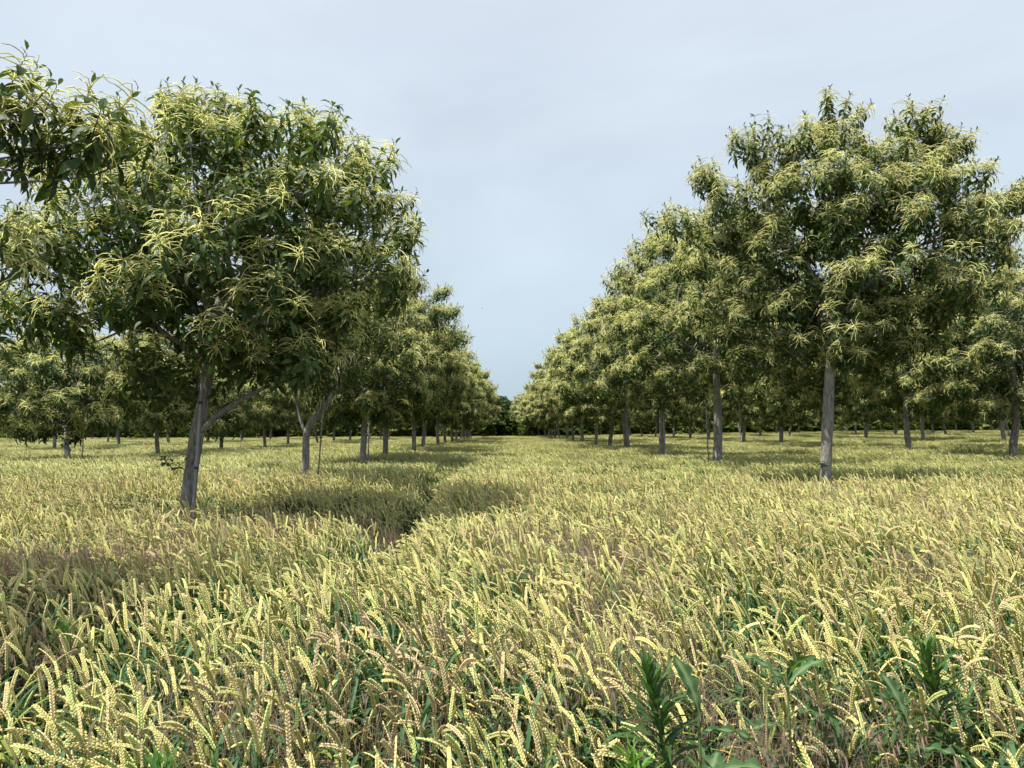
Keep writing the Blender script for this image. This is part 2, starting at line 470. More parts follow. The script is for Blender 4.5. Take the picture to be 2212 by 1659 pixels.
    for t in range(7):
        s_ = np.where(fl & (which % 7 == t))[0]
        cs.stamp(FLOW[lod][t][0], M[s_], pos[s_], kk[s_]); ks.stamp(FLOW[lod][t][1], M[s_], pos[s_], 0.5 + 0.5 * kk[s_])
    for t in range(5):
        s_ = np.where(~fl & (which % 5 == t))[0]
        cs.stamp(BARE[lod][t][0], M[s_], pos[s_], kk[s_])
    return mesh_from('trunk', ws, M_BARK), mesh_from('crown', cs, M_LEAF, True), mesh_from('catkins', ks, M_CAT)

def plant_tree(meshes, loc, label, group):
    o = empty('chestnut_tree', loc, label, 'tree', group)
    for nme, me in zip(('trunk', 'crown', 'catkins'), meshes):
        part(nme, me, o)
    return o
def gp(x, y, dz=0.0):
    return (x, y, float(ground_z(x, y)) + dz)

LROW = 'chestnut trees of the row left of the aisle'
RROW = 'chestnut trees of the row right of the aisle'

# nearest left tree (leaning trunk beside a pipe)
t_l1 = plant_tree(chestnut(21, H=5.05, rad=2.15, ry=1.75, cz=3.45, low=2.0, bump=.6, tr_r=.076, npuff=112, per=9, lod=0, flower=.82, cx=.22,
        trunk=[(0, 0, 0), (.045, 0, .7), (.11, 0, 1.4), (.20, .02, 2.0), (.28, .1, 2.8), (.35, .1, 3.7)], limbs=9,
        extra=[(1.30, -.5, 2.2), (1.1, -.3, 2.3), (-1.5, -.8, 2.65), (-1.0, -.9, 2.6), (-1.9, 0, 2.9)], arms=[[(.13, 0, 1.55), (.42, -.05, 1.88), (1.05, -.12, 2.12)]]),
        gp(at(403, 8.0), 8.0), 'large flowering chestnut with a leaning trunk, nearest on the left beside a grey pipe', LROW)
# the tree whose branches reach in at the top left corner
t_l0 = plant_tree(chestnut(33, H=4.3, rad=1.6, ry=1.4, cz=3.1, low=1.9, tr_r=.085, npuff=60, per=8, lod=0, flower=.85, cx=0.0,
        limbs=6, extra=[(1.62, 1.15, 3.22), (1.90, 1.15, 3.36), (2.02, 1.2, 3.20), (1.72, .95, 3.38), (1.45, 1.0, 2.6)]), gp(-4.4, 3.2),
        'chestnut whose hanging catkins and twigs reach in at the top left corner', LROW)
t_l2 = plant_tree(chestnut(44, H=4.9, rad=1.75, cz=3.4, low=2.1, tr_r=.062, npuff=60, per=8, lod=0, flower=.6, cx=0.1,
        trunk=[(0, 0, 0), (.03, 0, .9), (.05, 0, 1.6), (.35, 0, 2.0), (.62, .1, 2.6), (.7, .1, 3.2)], limbs=7,
        arms=[[(.05, 0, 1.5), (-.22, 0, 1.95), (-.12, 0, 2.8)]]), gp(at(660, 12.9), 12.9),
        'chestnut with a low Y-shaped fork, second in the row left of the aisle', LROW)
t_r1 = plant_tree(chestnut(58, H=6.45, rad=2.6, ry=2.2, cz=4.3, low=2.45, tr_r=.095, npuff=125, per=13, puff=(.28, .5), lod=0, flower=.95, cx=.3,
        trunk=[(0, 0, 0), (0, 0, .8), (.06, 0, 1.7), (.12, 0, 2.5), (.22, 0, 3.6), (.25, 0, 4.8)], limbs=10,
        extra=[(2.9, 0, 5.1), (3.1, -.1, 5.3), (2.6, .1, 4.95), (3.3, -.2, 5.35), (-1.0, 0, 6.3), (-.9, .2, 6.05), (.35, 0, 6.65), (.2, .2, 6.4), (1.6, 0, 6.55), (1.9, .1, 6.45), (2.2, 0, 6.2), (-1.75, 0, 5.6), (-2.3, .1, 4.9)]),
        gp(at(1782, 12.3), 12.3), 'tallest flowering chestnut with a straight grey trunk, nearest on the right', RROW)
t_r2 = plant_tree(chestnut(63, H=6.7, rad=2.45, cz=4.2, low=2.2, tr_r=.11, npuff=100, per=12, puff=(.28, .5), lod=0, flower=.95, limbs=8),
        gp(at(1548, 18.6), 18.6), 'chestnut with a thick straight trunk, second in the row right of the aisle', RROW)

VAR = []
for sdd, H, rad, low, npf, fw, tr in ((71, 5.2, 2.0, 1.8, 80, .9, .085), (72, 6.6, 2.5, 1.9, 110, .97, .10), (73, 6.4, 2.45, 1.95, 105, 1.0, .10),
                                 (74, 4.6, 2.0, 1.6, 72, .9, .08), (75, 6.9, 2.6, 2.1, 115, 1.0, .105)):
    VAR.append((chestnut(sdd, H=H, rad=rad, low=low, npuff=int(npf * 1.0), per=12, puff=(.28, .5), lod=1, flower=fw, tr_r=tr), H))
first_of = {}
rr_ = random.Random(4)
def tree_at(v, x, y, label, group, H=None, rz=None):
    me, h0 = VAR[v]
    s = (H / h0) if H else rr_.uniform(.93, 1.08)
    rz = rz if rz is not None else rr_.uniform(0, 6.28)
    sc = (s * rr_.uniform(.95, 1.05), s * rr_.uniform(.95, 1.05), s)
    if v not in first_of:
        o = plant_tree(me, gp(x, y), label, group); o.rotation_euler = (0, 0, rz); o.scale = sc; first_of[v] = o
        return o
    return copy_tree(first_of[v], gp(x, y), rz, sc, label, group)

ORD = ['', 'first', 'second', 'third', 'fourth', 'fifth', 'sixth', 'seventh', 'eighth', 'ninth', 'tenth', 'eleventh', 'twelfth', 'thirteenth', 'fourteenth', 'fifteenth', 'sixteenth', 'seventeenth', 'eighteenth']
# left of the aisle
XL = -3.3
for i, (px, v, H) in enumerate([(788, 0, 5.2), (840, 1, 5.6), (893, 0, 5.6), (919, 2, 6.0), (944, 1, 6.4), (962, 2, 6.3), (975, 4, 6.6), (985, 1, 6.3),
                                (994, 2, 6.4), (1001, 0, 6.2), (1007, 4, 6.4), (1013, 1, 6.4), (1018, 2, 6.2)]):
    d = XL * 1661 / (px - 1083)
    tree_at(v, XL + rr_.uniform(-.1, .1), d, 'flowering chestnut, %s tree in the row left of the aisle, counted from the camera' % ORD[i + 3], LROW, H)
XR = 5.2
for i, (px, v, H) in enumerate([(1430, 1, 7.4), (1356, 2, 7.1), (1321, 4, 6.8), (1283, 1, 6.9), (1255, 2, 7.1), (1238, 4, 7.2), (1222, 1, 7.0), (1209, 2, 7.1),
                                (1200, 4, 6.8), (1192, 1, 6.8), (1185, 2, 6.7), (1179, 4, 6.6)]):
    d = XR * 1661 / (px - 1083)
    tree_at(v, XR + rr_.uniform(-.1, .1), d, 'flowering chestnut, %s tree in the row right of the aisle, counted from the camera' % ORD[i + 3], RROW, H)
for x_, d_, H_ in ((4.7, 96, 6.6), (3.6, 102, 6.8)):
    tree_at(2, x_, d_, 'hazy small chestnut at the very end of the row right of the aisle', RROW, H_)
# second rows
for i, (d, v, H) in enumerate([(15.0, 3, 4.4), (21.6, 3, 4.5), (27.2, 0, 5.0), (33.0, 3, 4.8), (38.2, 0, 5.2), (43.5, 1, 5.6), (49, 2, 5.8), (55, 0, 5.6), (61, 1, 5.8),
                               (68, 2, 6), (75, 4, 6), (82, 1, 6)]):
    if d < 16: continue
    tree_at(v, -11.8 + rr_.uniform(-.2, .2), d, '%s chestnut from the camera in the second row to the left' % ORD[i].capitalize() if i < 9 else
            'distant chestnut at the far end of the second row to the left', 'chestnut trees of the second row to the left', H)
for i, (d, v, H) in enumerate([(0, 0, 0), (20.3, 4, 6.8), (26.0, 1, 6.8), (32, 2, 6.9), (38, 4, 6.6), (44, 1, 6.7), (50, 2, 6.6), (56, 4, 6.6), (62, 1, 6.5), (69, 2, 6.5),
                               (76, 4, 6.5), (83, 1, 6.5)]):
    if d < 16: continue
    tree_at(v, 13.7 + rr_.uniform(-.2, .2), d, '%s chestnut from the camera in the second row to the right' % ORD[i].capitalize() if i < 9 else
            'distant chestnut at the far end of the second row to the right', 'chestnut trees of the second row to the right', H)
for k in range(2, 7):
    for side in (-1, 1):
        x = (-3.3 - 8.5 * k) if side < 0 else (5.2 + 8.5 * k)
        name = ORD[k + 1]; sname = 'left' if side < 0 else 'right'
        d = abs(x) * 1661 / 1180 + rr_.uniform(0, 4); n = 0
        while d < 92:
            n += 1
            if rr_.random() > .07 + (0.1 if side < 0 else 0):
                H = rr_.uniform(4.6, 5.8) if side < 0 else rr_.uniform(6.2, 7.2)
                tree_at(rr_.choice([0, 3, 1] if side < 0 else [1, 2, 4]), x + rr_.uniform(-.25, .25), d,
                        ('%s chestnut in view of the %s row to the %s, counted from the camera' % (ORD[n].capitalize(), name, sname)) if (k < 4 and n < 5) else
                        'small distant chestnut of the %s row to the %s' % (name, sname), 'chestnut trees of the %s row to the %s' % (name, sname), H)
            d += rr_.uniform(5.8, 6.8)

# ------------------------------------------------------------------ field edge: shrubs and woodland
def bushy(seed, H, rad, low, n, leaf=.16, col=(.055, .09, .025), stem=True):
    g = np.random.default_rng(seed)
    s, w = Soup(), Soup()
    c = np.array([0, 0, (H + low) / 2])
    lobes = g.normal(0, 1, (26, 3)); lobes /= np.linalg.norm(lobes, axis=1)[:, None]
    lobes = lobes * np.array([rad, rad, (H - low) / 2]) * g.uniform(.35, .85, (26, 1)) + c
    lr = g.uniform(.28, .5, 26) * rad
    which = g.integers(0, 26, n)
    D = g.normal(0, 1, (n, 3)); D /= np.linalg.norm(D, axis=1)[:, None]
    P = lobes[which] + D * (lr[which] * g.random(n) ** .3)[:, None]
    P[:, 2] = np.clip(P[:, 2], .1, None)
    t = Soup()
    for i in range(5):
        leaf_into(t, (0, 0, 0), i * 1.3, .5, -.6, leaf * g.uniform(.8, 1.2), leaf * .28, np.array(col) * g.uniform(.7, 1.3), 4)
    M = rotmats(g.uniform(0, 6.28, n), np.abs(g.normal(0, .6, n)), g.uniform(0, 6.28, n), g.uniform(.8, 1.6, n))
    s.stamp(t.arrays(), M, P, g.uniform(.75, 1.3, (n, 1)) * np.ones((1, 3)))
    tube(w, [[0, 0, 0], [.05, 0, H * .3], [0, .05, H * .7]], [rad * .06 + .02, rad * .05 + .015, .02], 6)
    for i in range(12):
        b = lobes[g.integers(0, 26)]
        tube(w, bez(np.array([.03, 0, H * g.uniform(.08, .4)]), np.array([b[0] * .4, b[1] * .4, b[2] * .7]), b, 5), np.linspace(.05, .015, 5) * rad / 2, 4)
    return mesh_from('trunk', w, M_BARK), mesh_from('crown', s, M_WOODS)

BUSH = [bushy(301, 2.6, 1.7, .1, 2600, .17, (.10, .14, .03)), bushy(302, 3.4, 2.0, .1, 3200, .17, (.075, .115, .03)), bushy(303, 2.2, 1.9, .05, 2400, .15, (.12, .155, .035))]
WOOD = [bushy(311, 8.5, 3.6, 1.0, 9000, .3, (.075, .125, .04)), bushy(312, 10, 3.9, 1.4, 10000, .3, (.065, .11, .036)), bushy(313, 7.5, 3.4, .6, 8500, .28, (.08, .135, .042))]
def two_part(name, meshes, loc, rz, sc, label, cat, group, cache={}):
    key = (name, meshes[0].name)
    if key in cache:
        return copy_tree(cache[key], loc, rz, sc, label, group)
    o = empty(name, loc, label, cat, group)
    part('trunk', meshes[0], o); part('crown', meshes[1], o)
    o.rotation_euler = (0, 0, rz); o.scale = sc; cache[key] = o
    return o
x = -76.0; i = 0
while x < 78:
    if True:
        s = rr_.uniform(1.15, 1.55)
        two_part('field_edge_shrub', BUSH[i % 3], gp(x, 97 + rr_.uniform(-2, 3)), rr_.uniform(0, 6.28), (s, s, s),
                 'light green shrub low along the far %s edge of the field, seen between trunks' % ('left' if x < 0 else 'right'), 'shrub',
                 'shrubs along the far %s edge' % ('left' if x < 0 else 'right'))
    x += rr_.uniform(2.6, 3.6); i += 1
for i, (x, y, s) in enumerate([(-1.9, 124, .88), (1.4, 127, .72), (-7, 122, .95), (5.5, 118, .72)]):
    two_part('woodland_tree', WOOD[i % 3], gp(x, y), rr_.uniform(0, 6.28), (s, s, s),
             ['dark leafy tree closing the far end of the aisle, left one', 'dark leafy tree closing the far end of the aisle, right one',
              'dark leafy tree behind the far end of the left row', 'dark leafy tree behind the far end of the right row'][i], 'tree', 'dark woodland trees beyond the field')
x = -84.0; i = 0
while x < 86:
    if abs(x) > 11:
        s = rr_.uniform(.7, 1.0)
        two_part('woodland_tree', WOOD[i % 3], gp(x, 110 + rr_.uniform(-3, 6)), rr_.uniform(0, 6.28), (s, s, s),
                 'dark tree of the wood beyond the far %s edge of the field' % ('left' if x < 0 else 'right'), 'tree',
                 'dark wood beyond the far %s edge' % ('left' if x < 0 else 'right'))
    x += rr_.uniform(4.6, 6.2); i += 1

# ------------------------------------------------------------------ stakes and basal sprouts
def stake(px0, px1, d, z1, r, mat, label, dy=0.0, name='tree_stake', bands=0):
    x0, x1 = at(px0, d), at(px1, d)
    o = empty(name, gp(x0, d), label, 'stake', 'stakes beside the chestnut trees')
    s = Soup(); P = np.array([[0, 0, -.1], [(x1 - x0) * .5, 0, z1 * .5], [x1 - x0, dy, z1]])
    tube(s, P, r, 8, (1, 1, 1), cap=True)
    part('pole', mesh_from('pole', s, mat), o)
    for b in range(bands):
        t = (b + 1) / (bands + 1); c = P[0] * (1 - t) + P[2] * t
        u = (P[2] - P[0]) / np.linalg.norm(P[2] - P[0])
        q = Soup(); tube(q, [c - u * .012, c + u * .012], r * 1.5, 8)
        part('tie_band', mesh_from('tie_band', q, M_BAND), o)
    return o
stake(417, 444, 7.88, 2.55, .013, M_PIPE, 'grey metal pipe leaning along the nearest left trunk', bands=3)
stake(684, 702, 12.8, 2.25, .013, M_STAKE, 'thin greenish stake right of the Y-forked trunk', bands=2)
stake(796, 799, 18.2, 2.3, .014, M_STAKE, 'thin stake against the third trunk left of the aisle', bands=1)
stake(187, 191, 21.4, 2.6, .014, M_STAKE, 'thin stake beside the low-branching second tree of the second row to the left')
stake(354, 346, 27.0, 2.3, .016, M_STAKE, 'slanting stake beside the trunk in the middle of the left field')
stake(1531, 1526, 18.4, 2.5, .014, M_STAKE, 'thin stake just left of the thick second trunk right of the aisle', bands=1)
stake(1435, 1434, 24.8, 2.3, .020, M_PIPE, 'pale straight pipe against the third trunk right of the aisle')
stake(1353, 1341, 31.4, 2.6, .020, M_STAKE, 'leaning thin stake left of the fourth trunk right of the aisle')
stake(1599, 1600, 42.0, 3.0, .022, M_PIPE, 'lone pale stake standing in the field right of the aisle')
stake(1253, 1254, 50.0, 2.3, .022, M_STAKE, 'distant thin stake beside the seventh tree right of the aisle')
stake(1062 + 20 - 190, 892, 44.0, 2.2, .02, M_STAKE, 'distant thin stake in the left field beyond the leaning trunk')
stake(525, 524, 36.0, 2.6, .018, M_PIPE, 'pale thin stake among the distant trunks of the left field')
def sprout(parent, offs, h, seed, n=5):
    g = np.random.default_rng(seed); s = Soup()
    for i in range(n):
        az = g.uniform(0, 6.28)
        P = arc((offs[0], offs[1], offs[2]), az, 1.2, .6, h * g.uniform(.6, 1), 5); tube(s, P, [.004, .004, .003, .003, .002], 3, (.10, .12, .05))
        for j in range(7):
            p = P[1 + j % 4]; leaf_into(s, p, g.uniform(0, 6.28), .6, -.8, g.uniform(.09, .15), .022, np.array([.05, .09, .022]) * g.uniform(.8, 1.3), 6)
    part('basal_sprout', mesh_from('basal_sprout', s, M_LEAF), parent)
sprout(t_l1, (-.06, -.05, 1.15), .25, 1, 3)
sprout(t_r1, (-.07, -.05, 1.0), .15, 2, 2)
for o in list(COL.objects):
    if o.get('label') == 'First chestnut from the camera in the second row to the left': sprout(o, (0, -.1, .3), .75, 3, 8)
    if o.get('label', '').startswith('flowering chestnut, fourth tree in the row left'): sprout(o, (.3, 0, .5), .8, 4, 3)

# ------------------------------------------------------------------ wheat
GREEN_ST, GOLD_ST, DRY = np.array([.12, .20, .06]), np.array([.40, .34, .09]), np.array([.50, .38, .20])
def spikelet():
    ring = [(math.cos(a), math.sin(a)) for a in np.arange(5) * 2 * math.pi / 5]
    V = [(0, 0, 0)] + [(c * .9, s * .55, .32) for c, s in ring] + [(c * .75, s * .5, .68) for c, s in ring] + [(0.15, 0, 1.08)]
    T = [(0, 1 + (i + 1) % 5, 1 + i) for i in range(5)] + [(6 + i, 6 + (i + 1) % 5, 11) for i in range(5)]
    Q = [(1 + i, 1 + (i + 1) % 5, 6 + (i + 1) % 5, 6 + i) for i in range(5)]
    return np.array(V, float), np.array(Q), np.array(T)
SPK = spikelet()

def wheat_plant(s, g, h, az, x0=0, y0=0, dry=0.0, lod=0, gold=0.3, leaves=3, nod=None):
    """one tiller: stem, blades and a nodding awnless ear"""
    lean = g.uniform(.0, .16); nod = g.uniform(.25, 1.5) if nod is None else nod
    hl = g.uniform(.085, .130)
    isg = g.random() < gold
    stc = DRY * g.uniform(.8, 1.1) if g.random() < dry else (GOLD_ST if isg else GREEN_ST) * g.uniform(.8, 1.2)
    ca, sa = math.cos(az), math.sin(az)
    ns = 7 if lod == 0 else 3
    # stem, measured by its angle from the vertical
    n1 = ns; Lh = h
    phi = np.concatenate([np.linspace(0, lean, n1), lean + (nod * .45 - 0) * np.linspace(.3, 1, 3)])
    stp = np.concatenate([np.full(n1 - 1, Lh / (n1 - 1)), np.full(3, .03)])
    pm = (phi[1:] + phi[:-1]) / 2
    r = np.concatenate([[0], np.cumsum(np.sin(pm) * stp)]); z = np.concatenate([[0], np.cumsum(np.cos(pm) * stp)])
    P = np.stack([x0 + r * ca, y0 + r * sa, z], 1)
    if lod: P = P[[0, n1 - 1, n1, -1]] if n1 > 3 else P
    rs = .0016 if lod == 0 else .0024
    tube(s, P, np.linspace(rs * 1.15, rs * .75, len(P)), 3, stc)
    # ear
    e0 = phi[-1]; e1 = e0 + nod * .75
    ne = 10 if lod == 0 else 6
    ph = np.linspace(e0, e1, ne); st = hl / (ne - 1); pm = (ph[1:] + ph[:-1]) / 2
    rr = r[-1] + np.concatenate([[0], np.cumsum(np.sin(pm) * st)]); zz = z[-1] + np.concatenate([[0], np.cumsum(np.cos(pm) * st)])
    E = np.stack([x0 + rr * ca, y0 + rr * sa, zz], 1)
    q = g.random()
    ec = np.array([.75, .70, .28]) if q < .68 else (np.array([.60, .66, .25]) if q < .86 else np.array([.76, .64, .33]))
    if dry > .5: ec = np.array([.66, .54, .31])
    ec = ec * g.uniform(.82, 1.12)
    if lod == 0:
        tube(s, E, .0022, 4, ec * .8)
        T = np.gradient(E, axis=0); T /= np.linalg.norm(T, axis=1)[:, None]
        nsp = 24; tw = g.uniform(0, 3.14)
        bn = np.array([-sa, ca, 0.0])
        V0, Q0, T0 = SPK
        Ms, Ps, Ks = [], [], []
        for i in range(nsp):
            t = i / (nsp - 1); j = min(ne - 2, int(t * (ne - 1))); f = t * (ne - 1) - j
            p = E[j] * (1 - f) + E[j + 1] * f; tt = T[j]
            nn = np.cross(bn, tt); sd_ = (bn * math.cos(tw) + nn * math.sin(tw)) * (1 if i % 2 else -1)
            ax = tt * .96 + sd_ * .27; ax /= np.linalg.norm(ax)
            wd = sd_ - ax * (sd_ @ ax); wd /= np.linalg.norm(wd); th = np.cross(ax, wd)
            k = 1 - .35 * abs(t - .4) ** 1.3 * 1.2
            Ms.append(np.stack([wd * .0038 * k, th * .0058 * k, ax * .0138 * k * g.uniform(.9, 1.15)], 1)); Ps.append(p + sd_ * .0020)
            Ks.append(np.ones(3) * g.uniform(.84, 1.12))
        s.stamp((V0, Q0, T0, np.tile(ec, (len(V0), 1))), np.array(Ms), np.array(Ps), np.array(Ks))
        # tip
        tube(s, [E[-1], E[-1] + T[-1] * .012], [.003, .0006], 4, ec)
    else:
        w = np.array([.6, 1.1, .8, 1.05, .75, .3]) * .0058
        ec = ec * np.array([.86, .90, .9]); tube(s, E, w, 4, np.stack([ec * k_ for k_ in (.8, 1.08, .85, 1.08, .85, 1.0)]))
    # blades
    for b in range(leaves):
        zb = h * (g.uniform(.80, .97) if b == 0 else g.uniform(.2, .8)); j = zb / h
        p = np.array([x0, y0, zb])
        lc = np.array([.055, .125, .05]) * g.uniform(.75, 1.3)
        q = g.random()
        if q < .05 + .5 * dry: lc = np.array([.50, .38, .12])
        elif q < .17 + .3 * dry: lc = np.array([.20, .25, .05])
        n = 7 if lod == 0 else 4
        Pb = arc(p, g.uniform(0, 6.28), g.uniform(.9, 1.4), g.uniform(-1.2, .8), g.uniform(.14, .26), n, 1.3)
        wv = np.sin(np.linspace(.18, 1, n) * math.pi * .98) ** .6 * g.uniform(.0055, .0095) * (1 if lod == 0 else 1.2)
        cc = np.tile(lc, (n, 1))
        if g.random() < .2: cc[-2:] = np.array([.48, .38, .12])
        blade(s, Pb, wv, cc, .25)

def source_collection(name, meshes):
    c = bpy.data.collections.new(name)
    for i, me in enumerate(meshes):
        o = bpy.data.objects.new('%s_piece_%03d' % (name, i), me); c.objects.link(o)
    return c

def scatter(name, P, rot, scl, idx, coll, label):
    """one countless mass: a point mesh whose points carry instances from a collection"""
    me = bpy.data.meshes.new(name)
    me.vertices.add(len(P)); me.vertices.foreach_set('co', np.ascontiguousarray(P, np.float32).ravel())
    for nm, typ, arr, key in (('rot', 'FLOAT_VECTOR', rot, 'vector'), ('scl', 'FLOAT_VECTOR', scl, 'vector')):
        a = me.attributes.new(nm, typ, 'POINT'); a.data.foreach_set(key, np.ascontiguousarray(arr, np.float32).ravel())
    a = me.attributes.new('idx', 'INT', 'POINT'); a.data.foreach_set('value', np.asarray(idx, np.int32))
    o = bpy.data.objects.new(name, me); COL.objects.link(o)
    o['kind'] = 'stuff'; o['label'] = label
    ng = bpy.data.node_groups.new(name + '_scatter', 'GeometryNodeTree')
    ng.interface.new_socket('Geometry', in_out='INPUT', socket_type='NodeSocketGeometry')
    ng.interface.new_socket('Geometry', in_out='OUTPUT', socket_type='NodeSocketGeometry')
    n = ng.nodes.new; l = ng.links.new
    gi, go = n('NodeGroupInput'), n('NodeGroupOutput')
    ci = n('GeometryNodeCollectionInfo'); ci.inputs['Collection'].default_value = coll
    ci.inputs['Separate Children'].default_value = True; ci.inputs['Reset Children'].default_value = True
    ip = n('GeometryNodeInstanceOnPoints'); ip.inputs['Pick Instance'].default_value = True
    def na(nm, t):
        q = n('GeometryNodeInputNamedAttribute'); q.data_type = t; q.inputs['Name'].default_value = nm
        return q.outputs['Attribute']
    er = n('FunctionNodeEulerToRotation'); l(na('rot', 'FLOAT_VECTOR'), er.inputs[0])
    l(gi.outputs[0], ip.inputs['Points']); l(ci.outputs[0], ip.inputs['Instance']); l(na('idx', 'INT'), ip.inputs['Instance Index'])
    l(er.outputs[0], ip.inputs['Rotation']); l(na('scl', 'FLOAT_VECTOR'), ip.inputs['Scale']); l(ip.outputs[0], go.inputs[0])
    md = o.modifiers.new('scatter', 'NODES'); md.node_group = ng
    return o

H0 = 0.64
def wheat_height(x, y):
    """height of the crop relative to H0: taller block in front, lower strips behind it and along the tree rows"""
    h = 0.86 + 0.20 * vnoise(x * .9, y * .9, 1) + 0.16 * vnoise(x * 3.1, y * 3.1, 2)
    # lower behind the front block
    edge_l = 7.0 + .5 * np.sin(x * 1.3) ; edge_r = 11.4 - .12 * np.clip(x - 3, 0, 9)
    edge = np.where(x < -.9, edge_l, np.where(x < 2.2, 60.0, edge_r))
    dip = sstep(edge, edge + .4, y) * (1 - sstep(edge + 1.2, edge + np.where(x < -.9, 3.2, 5.0), y))
    h = h * (1 - np.where(x < -.9, .30, .20) * dip)
    # narrow strip right of the left row
    xs = -.80 - .030 * (y - 5)
    st = np.exp(-((x - xs) / .17) ** 2) * sstep(4.2, 5.5, y)
    return h * (1 - .35 * st)
def wheat_density(x, y):
    d = np.ones_like(x)
    xs = -.80 - .030 * (y - 5)
    d *= 1 - .85 * np.exp(-((x - xs) / .15) ** 2) * sstep(4.2, 5.5, y)
    d *= .58 + .42 * sstep(1.7, 2.9, y + .35 * np.clip(-x, -1, 1))
    d *= (.45 + .55 * sstep(.22, .42, vnoise(x * 1.6, y * 1.6, 6))) * (.5 + .5 * sstep(.2, .5, vnoise(x * 4.3, y * 4.3, 7)))
    # weedy openings
    for cx_, cy_, r_, k_ in ((at(372, 1.8), 1.8, .22, .9), (at(1400, 1.75), 1.75, .25, .9), (at(1395, 2.0), 1.95, .13, .8), (at(2010, 2.1), 2.1, .22, .85), (at(1690, 2.1), 2.1, .2, .8), (at(1950, 1.95), 1.95, .15, .7), (at(155, 3.0), 3.0, .2, .7), (.80, 2.15, .28, .4), (-.28, 2.35, .25, .5), (.5, 2.0, .22, .5), (1.3, 2.1, .22, .4), (.28, 6.3, .5, .5), (-3.2, 5.2, .5, .4)):
        d *= 1 - k_ * np.exp(-((x - cx_) ** 2 + (y - cy_) ** 2) / r_ ** 2)
    return d

NG, ND = 26, 8
pm = []
for i in range(NG + ND):
    s = Soup(); g = np.random.default_rng(500 + i)
    wheat_plant(s, g, H0, 0.0, dry=0.0 if i < NG else .9, lod=0, gold=.08, leaves=8 if i < NG else 3, nod=[.25, .55, .8, 1.1, 1.45, .4][i % 6] * g.uniform(.85, 1.15))
    pm.append(mesh_from('wheat_tiller', s, M_WHEAT))
c_near = source_collection('wheat_near', pm)
NEAR = 13.0
xx = rng.uniform(-11.4, 11.6, 520000); yy = rng.uniform(1.15, NEAR, 520000)
keep = (np.abs(xx + .0) < yy * .74 + 1.6)
xx, yy = xx[keep], yy[keep]
area = 23.0 * (NEAR - 1.15) * keep.mean(); want = 600 * area
pk = wheat_density(xx, yy) * (want / len(xx))
k = rng.random(len(xx)) < pk
xx, yy = xx[k], yy[k]
hf = wheat_height(xx, yy) * rng.uniform(.80, 1.08, len(xx)) * (.86 + .14 * sstep(1.8, 3.2, yy))
goldp = .02 + .10 * sstep(.55, .8, vnoise(xx * .7, yy * .7, 9)) + .75 * np.exp(-((xx + .30) ** 2 + (yy - 2.75) ** 2) / .16) + .12 * sstep(-1.2, -3, xx)
dryk = rng.random(len(xx)) < goldp
idx = np.where(dryk, rng.integers(NG, NG + ND, len(xx)), rng.integers(0, NG, len(xx)))
azm = math.pi + rng.normal(0, .95, len(xx)) + .8 * (vnoise(xx * .8, yy * .8, 12) - .5)
rot = np.stack([rng.normal(0, .05, len(xx)), rng.normal(0, .05, len(xx)), azm], 1)
sc = rng.uniform(.92, 1.1, len(xx))
scl = np.stack([sc, sc, hf], 1)
scatter('wheat_foreground', np.stack([xx, yy, ground_z(xx, yy)], 1), rot, scl, idx, c_near, 'ripening yellow green wheat filling the foreground up close')

tm = []
NT = 8
for i in range(NT):
    s = Soup(); g = np.random.default_rng(700 + i)
    gold = .10 if i < 5 else .4
    for _ in range(340):
        wheat_plant(s, g, H0 * g.uniform(.84, 1.07), math.pi + g.normal(0, .8), g.uniform(-.55, .55), g.uniform(-.55, .55), dry=.05 if i < 5 else .35, lod=1, gold=gold, leaves=2,
                    nod=g.uniform(.25, 1.3))
    tm.append(mesh_from('wheat_patch', s, M_WHEAT))
c_far = source_collection('wheat_far', tm)
gx, gy = np.meshgrid(np.arange(-78, 80, 1.0), np.arange(NEAR + .45, 98, 1.0))
gx = gx.ravel() + rng.uniform(-.12, .12, gx.size); gy = gy.ravel() + rng.uniform(-.12, .12, gy.size)
keep = (np.abs(gx) < gy * .74 + 3)
gx, gy = gx[keep], gy[keep]
n = len(gx)
ti = np.where(vnoise(gx * .25, gy * .25, 8) > .62, rng.integers(5, NT, n), rng.integers(0, 5, n))
trot = np.stack([np.zeros(n), np.zeros(n), rng.normal(0, .2, n)], 1)
tscl = np.stack([np.ones(n), np.ones(n), wheat_height(gx, gy) * rng.uniform(.95, 1.05, n)], 1)
scatter('wheat_field', np.stack([gx, gy, ground_z(gx, gy)], 1), trot, tscl, ti, c_far, 'ripening wheat stretching between the tree rows to the far shrubs')

